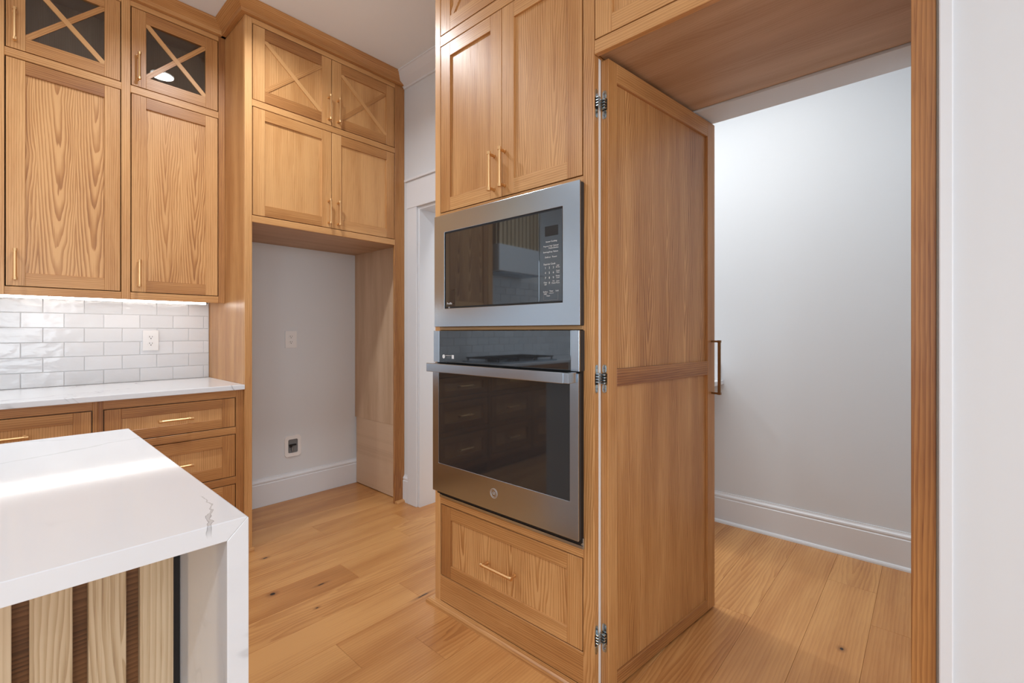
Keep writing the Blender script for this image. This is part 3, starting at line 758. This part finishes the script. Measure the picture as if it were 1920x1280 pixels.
# display, keypad, opener
disp = MB().box(y(1.000), y(0.943), cyy-0.0003, cyy+0.0003, 1.533, 1.568).build('display', M['black']); disp.parent = mw
kx = [y(0.994), y(0.974), y(0.953), y(0.936)]
pcx = y(0.967)
def t(s, x, z, sz=0.0072): text('keypad_print', s, sz, M['print'], mw, (x, cyy-0.0004, z), 0.00015)
t('Sensor Cooking', y(0.972), 1.514, 0.0075)
for i, (s1, s2) in enumerate((('Popcorn', ''), ('Veg/', 'Potato'), ('Reheat/', 'Chicken'))): t(s1, kx[i]+0.0005*i, 1.4985); s2 and t(s2, kx[i], 1.491)
for i, s1 in enumerate(('Beverage', 'Soup', 'Reheat')): t(s1, kx[i], 1.478)
t('Defrost', y(0.987), 1.460, 0.008); t('Power', y(0.958), 1.460, 0.008)
t('Express Cook', y(0.980), 1.436, 0.009)
for r, row in enumerate(('123', '456', '789')):
    for i, ch in enumerate(row): t(ch, y(0.9975-0.0172*i), 1.423-0.0175*r, 0.0105)
t('0', y(0.9803), 1.3705, 0.0105)
for r, s1 in enumerate((('Add', '30 Sec'), ('Cook', 'Time'), ('Power', 'Level'), ('Start', 'Pause'))): t(s1[0], y(0.944), 1.4285-0.0178*r, 0.0065); t(s1[1], y(0.944), 1.4225-0.0178*r, 0.0065)
t('Clear', y(0.9975), 1.3725, 0.007); t('Off', y(0.9975), 1.365, 0.007); t('On', y(0.962), 1.376, 0.007); t('Clock', y(0.962), 1.369, 0.007)
t('Surface', y(0.9975), 1.340, 0.0068); t('Light', y(0.9975), 1.333, 0.0068); t('Timer', y(0.972), 1.342, 0.0068); t('On/Off', y(0.972), 1.335, 0.0068); t('Lock', y(0.947), 1.342, 0.0068); t('Reset', y(0.985), 1.326, 0.0068)
frame(mw, 'door_release_button', y(1.0065), y(0.9425), 1.3100, 1.3395-0.002, y(1.0045), y(0.9445), 1.3118, 1.3357, cyy-0.0006, cyy+0.0004, plain('button_rim', srgb(120, 120, 122), 0.3, 0.8), bev=0.0002)
text('brand_lettering', 'Profile', 0.0125, M['print'], mw, (y(1.512), cyy-0.0004, 1.3205), 0.00015)
text('door_lettering', 'GE', 0.008, M['print'], mw, (y(1.515), XF+0.0024, 1.3035), 0.0001)

# ------------------------------------------------------------------ wall oven
ov = thing('wall_oven', 'stainless built-in single wall oven with dark window and bar handle', 'oven', (XT, Y0T, 0), -math.pi/2)
a, c = y(1.607), y(0.851)
XO = -(XT-1.268)
# control fascia
MB().box(y(1.606), y(1.5685), XO+0.004, XO+0.012, 1.070, 1.2055).build('fascia_end', M['steel'], ov, bev=0.001)
MB().box(y(0.884), y(0.851), XO+0.004, XO+0.012, 1.070, 1.2055).build('fascia_end', M['steel'], ov, bev=0.001)
cg = MB().box(y(1.568), y(0.8845), XO+0.0045, XO+0.012, 1.070, 1.2055).build('control_glass', M['blackglass'], ov, bev=0.0008)
MB().box(y(1.603), y(0.852), XO+0.0122, -0.0005, 1.071, 1.205).build('control_housing', M['darkgrey'], ov)
MB().box(y(1.598), y(0.855), XO+0.018, -0.0005, 0.500, 1.0705).build('oven_cavity', M['black'], ov)
# energy sticker on the glass
yy = XO+0.0040
st = MB().cyl((y(1.538), yy, 1.096), (y(1.538), yy+0.0006, 1.096), 0.0085, 16).build('sticker', M['print'], ov)
s2 = MB().box(y(1.486), y(1.472), yy, yy+0.0006, 1.088, 1.104).build('sticker', M['print'], ov)
s3 = MB().box(y(1.5265), y(1.4875), yy+.0001, yy+0.0006, 1.0965, 1.1045).build('sticker', M['black'], ov)
text('sticker_print', 'WARRANTY', 0.0068, M['print'], ov, (y(1.507), yy-0.0002, 1.100), 0.0001)
text('sticker_print', '_________', 0.0060, M['print'], ov, (y(1.507), yy-0.0002, 1.094), 0.0001)
# door
z0d, z1d = 0.515, 1.0635
wy0, wy1, wz0, wz1 = y(1.567), y(0.885), 0.639, 1.0500
df = frame(ov, 'oven_door', a, c, z0d, z1d, wy0, wy1, wz0, wz1, XO, XO+0.006, M['steel'], bev=0.0012)
dk = MB().box(a+0.001, c-0.001, XO+0.0062, XO+0.0175, z0d+0.001, z1d-0.001).build('door_edge', M['darkgrey']); reparent(dk, df)
gl = MB().box(wy0+0.0002, wy1-0.0002, XO+0.0012, XO+0.0058, wz0+0.0002, wz1-0.0002).build('oven_window', M['oven_glass']); reparent(gl, df)
# handle: flat bar with end brackets
hx0, hx1 = y(1.588), y(0.856); hy = -(XT-1.222)
hm = MB(); n = 10; pr = [(-0.003, -0.018), (0.003, -0.021), (0.006, -0.016), (0.006, 0.016), (0.003, 0.021), (-0.003, 0.018)]
hm = MB(); hm.box(hx0, hx1-0.02, hy-0.004, hy+0.006, 1.033, 1.069)
ho = hm.build('oven_handle', M['steel'], bev=0.002, seg=2); reparent(ho, df)
for e in (hx0+0.012, hx1-0.0105):
    bk = MB().box(e-0.010, e+0.010, hy-0.002 if e > 0.5 else hy+0.0062, XO-0.0003, 1.034, 1.068).build('handle_bracket', M['steel'], bev=0.0015, seg=2); reparent(bk, df)
# round emblem etched on the door
em = Vector((y(1.236), XO-0.0003, 0.584))
def ringm(r0, r1, yy0, yy1, cx, cz, n=40):
    P_ = []; F_ = []
    for i in range(n):
        u = 2*math.pi*i/n; ca, sa_ = math.cos(u), math.sin(u)
        P_ += [(cx+r0*ca, yy0, cz+r0*sa_), (cx+r1*ca, yy0, cz+r1*sa_), (cx+r0*ca, yy1, cz+r0*sa_), (cx+r1*ca, yy1, cz+r1*sa_)]
    for i in range(n):
        A0, B0 = 4*i, 4*((i+1) % n); F_ += [(A0, A0+1, B0+1, B0), (A0+2, B0+2, B0+3, A0+3), (A0, B0, B0+2, A0+2), (A0+1, A0+3, B0+3, B0+1)]
    return MB().poly(P_, F_)
e1 = ringm(0.0175, 0.0190, XO-0.0008, XO+0.0002, em.x, em.z).build('door_emblem', M['etch']); reparent(e1, df)
e2 = ringm(0.0135, 0.0143, XO-0.0008, XO+0.0002, em.x, em.z).build('door_emblem', M['etch']); reparent(e2, df)
tx = text('door_emblem', 'GE', 0.0155, M['etch'], None, (em.x, XO-0.0005, em.z), 0.0003, space=0.75); tx.parent = df; tx.location = Vector(tx.location)-df.location
# lower trim
MB().box(y(1.598), y(0.852), -0.0085, -0.0005, 0.4785, 0.490).build('lower_trim', M['steel'], ov, bev=0.001)
MB().box(y(0.862), y(0.852), -0.0085, -0.0005, 0.4905, 0.515).build('lower_trim', M['steel'], ov, bev=0.001)
MB().box(y(1.598), y(0.8625), -0.0065, -0.0005, 0.4905, 0.4995).build('vent_slot', M['black'], ov)

# ------------------------------------------------------------------ island
IX1, IY0, IY1, IZ = 0.262, 0.788, 1.765, 0.914
isl = thing('kitchen_island', 'white veined quartz waterfall island with vertical oak slats', 'island', (IX1, IY0, 0))
lx = lambda v: v-IX1; ly = lambda v: v-IY0
B_ = lambda n, m, x0, x1, y0_, y1_, za, zb_, bev=0.0: MB().box(lx(x0), lx(x1), ly(y0_), ly(y1_), za, zb_).build(n, m, isl, bev=bev, seg=3)
IXL = -2.1
# mitred slab and waterfall, rounded edges
def prism(name, prof, y0_, y1_, mat, bev):
    n = len(prof); mb = MB()
    P_ = [(lx(x), ly(y0_), z) for x, z in prof]+[(lx(x), ly(y1_), z) for x, z in prof]
    mb.poly(P_, [tuple(range(n)), tuple(range(2*n-1, n-1, -1))]+[(i, (i+1) % n, n+(i+1) % n, n+i) for i in range(n)])
    o = mb.build(name, mat, isl)
    return o
T1 = 0.030
rr = 0.004
corner = [(IX1-rr+rr*math.sin(math.radians(q)), IZ-rr+rr*math.cos(math.radians(q))) for q in (0, 22, 45)]
corner2 = [(IX1-rr+rr*math.sin(math.radians(q)), IZ-rr+rr*math.cos(math.radians(q))) for q in (45, 68, 90)]
o1 = prism('island_top', [(IXL, IZ), *corner, (IX1-T1, IZ-T1), (IXL, IZ-T1)], IY0, IY1, M['quartz'], 0)
o2 = prism('waterfall_panel', [*corner2, (IX1, 0.0), (IX1-T1, 0.0), (IX1-T1, IZ-T1)], IY0, IY1, M['quartz'], 0)
for o in (o1, o2):
    md = o.modifiers.new('bevel', 'BEVEL'); md.width = 0.0025; md.segments = 2; md.limit_method = 'ANGLE'; md.angle_limit = math.radians(60)
YS = 1.052
MB().box(lx(IXL+0.01), lx(0.2255), ly(YS+0.021), ly(YS+0.035), 0.0, IZ-T1-0.0005, 'x', -0.1, 0.0).build('backing_panel', M['backing'], isl)
B_('island_body', M['oak_inside'], IXL+0.01, 0.2255, YS+0.0355, IY1-0.03, 0.0, IZ-T1-0.0005)
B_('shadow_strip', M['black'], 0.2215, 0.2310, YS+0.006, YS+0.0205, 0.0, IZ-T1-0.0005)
xs = 0.2205
k = 0
while xs > -0.75:
    MB().box(lx(xs-0.0495), lx(xs), ly(YS), ly(YS+0.0205), 0.0, IZ-T1-0.0005, 'z', [0.1, -0.1, 0.1, 0.3][k % 4], [0.0, 0.55, 0.3, 0.2][k % 4]).build('slat', M['slat'], isl, bev=0.001)
    xs -= 0.0688; k += 1

# ------------------------------------------------------------------ out-of-frame kitchen that the appliances mirror
base_unit(-0.833, -0.296, 'oak base cabinet below the left part of the cooktop, outside the frame')
base_unit(-1.411, -0.874, 'oak base cabinet below the right part of the cooktop, outside the frame')
ck = thing('cooktop', 'black gas cooktop on the counter, seen only as a reflection in the oven', 'cooktop', (-0.84, 3.06, 0.9145))
MB().box(-0.42, 0.42, -0.25, 0.25, 0, 0.012).build('cooktop_plate', M['steel'], ck, bev=0.002)
for q in (-0.27, 0, 0.27):
    g = MB()
    for u in (-0.12, 0.0, 0.12): g.box(q+u-0.006, q+u+0.006, -0.22, 0.22, 0.035, 0.047)
    for u in (-0.21, 0, 0.21): g.box(q-0.126, q+0.126, u-0.006, u+0.006, 0.035, 0.047)
    for u in (-0.12, 0.12):
        for w_ in (-0.2, 0.2): g.box(q+u-0.006, q+u+0.006, w_-0.006, w_+0.006, 0.0125, 0.035)
    g.build('grate', M['range_black'], ck)
    MB().cyl((q, 0, 0.0125), (q, 0, 0.028), 0.045, 16).build('burner', M['range_black'], ck)
hood = thing('range_hood', 'plaster range hood with fluted oak chimney, seen only in reflection', 'hood', (-0.98, 3.41, 0))
MB().box(-0.42, 0.30, -0.32, -0.002, 1.80, 2.06).build('hood_band', M['trim'], hood, bev=0.002)
MB().box(-0.36, 0.24, -0.26, -0.05, 1.79, 1.7995).build('hood_liner', M['steel'], hood)
MB().box(-0.38, 0.26, -0.27, -0.002, 2.0605, 2.995).build('chimney_core', M['backing'], hood)
for i in range(11):
    u = -0.375+i*0.059
    MB().box(u, u+0.044, -0.285, -0.2705, 2.0605, 2.995, 'z').build('chimney_slat', M['slat'], hood)
for i in range(4):
    u = -0.255+i*0.062
    MB().box(0.2605, 0.275, u, u+0.046, 2.0605, 2.995, 'z').build('chimney_slat', M['slat'], hood)
uc = thing('upper_cabinet', 'oak wall cabinet left of the frame, seen only in reflection', 'cabinet', (-0.60, YU, 0))
for x_ in (0,):
    board('side_panel', uc, 0, 0.018, 0.0205, 0.309, 1.37, 2.93); board('cabinet_box', uc, 0.0185, 0.578, 0.021, 0.309, 1.388, 2.92, mat=M['oak_inside'])
    board('face_stile', uc, 0, 0.06, 0, 0.02, 1.37, 2.933); board('face_stile', uc, 0.535, 0.5785, 0, 0.02, 1.37, 2.933)
    for z0, z1 in ((1.37, 1.4085), (2.4515, 2.4905), (2.9045, 2.933)): board('face_rail', uc, 0.0602, 0.5348, 0, 0.0198, z0, z1, 'x')
    panel_front(uc, 'door', 0.0625, 0.5325, 1.411, 2.449, fig=1.0, handle=(0.50, 1.508, 0.142, True)); panel_front(uc, 'door', 0.0625, 0.5325, 2.493, 2.902)
    sweep('crown_molding', OC, [(0, 0.2), (0, 0), (0.5785, 0)], M['oak'], uc)

# ------------------------------------------------------------------ recessed ceiling lights
dl0 = None
def downlight(x_, y_, z_, label):
    t_ = thing('recessed_light', label, 'light', (x_, y_, z_), group='recessed ceiling lights')
    ringz = ringm(0.068, 0.088, -0.004, 0.0, 0, 0); ringz.v = [(p[0], p[2], p[1]) for p in ringz.v]
    ringz.build('trim_ring', M['trim'], t_)
    MB().cyl((0, 0, -0.003), (0, 0, -0.0003), 0.0675, 24).build('lens', M['lamp'], t_)
for x_, y_ in DOWN+[(2.5, 3.05)]: downlight(x_, y_, ZC-0.0002, 'round white recessed ceiling light outside the frame')
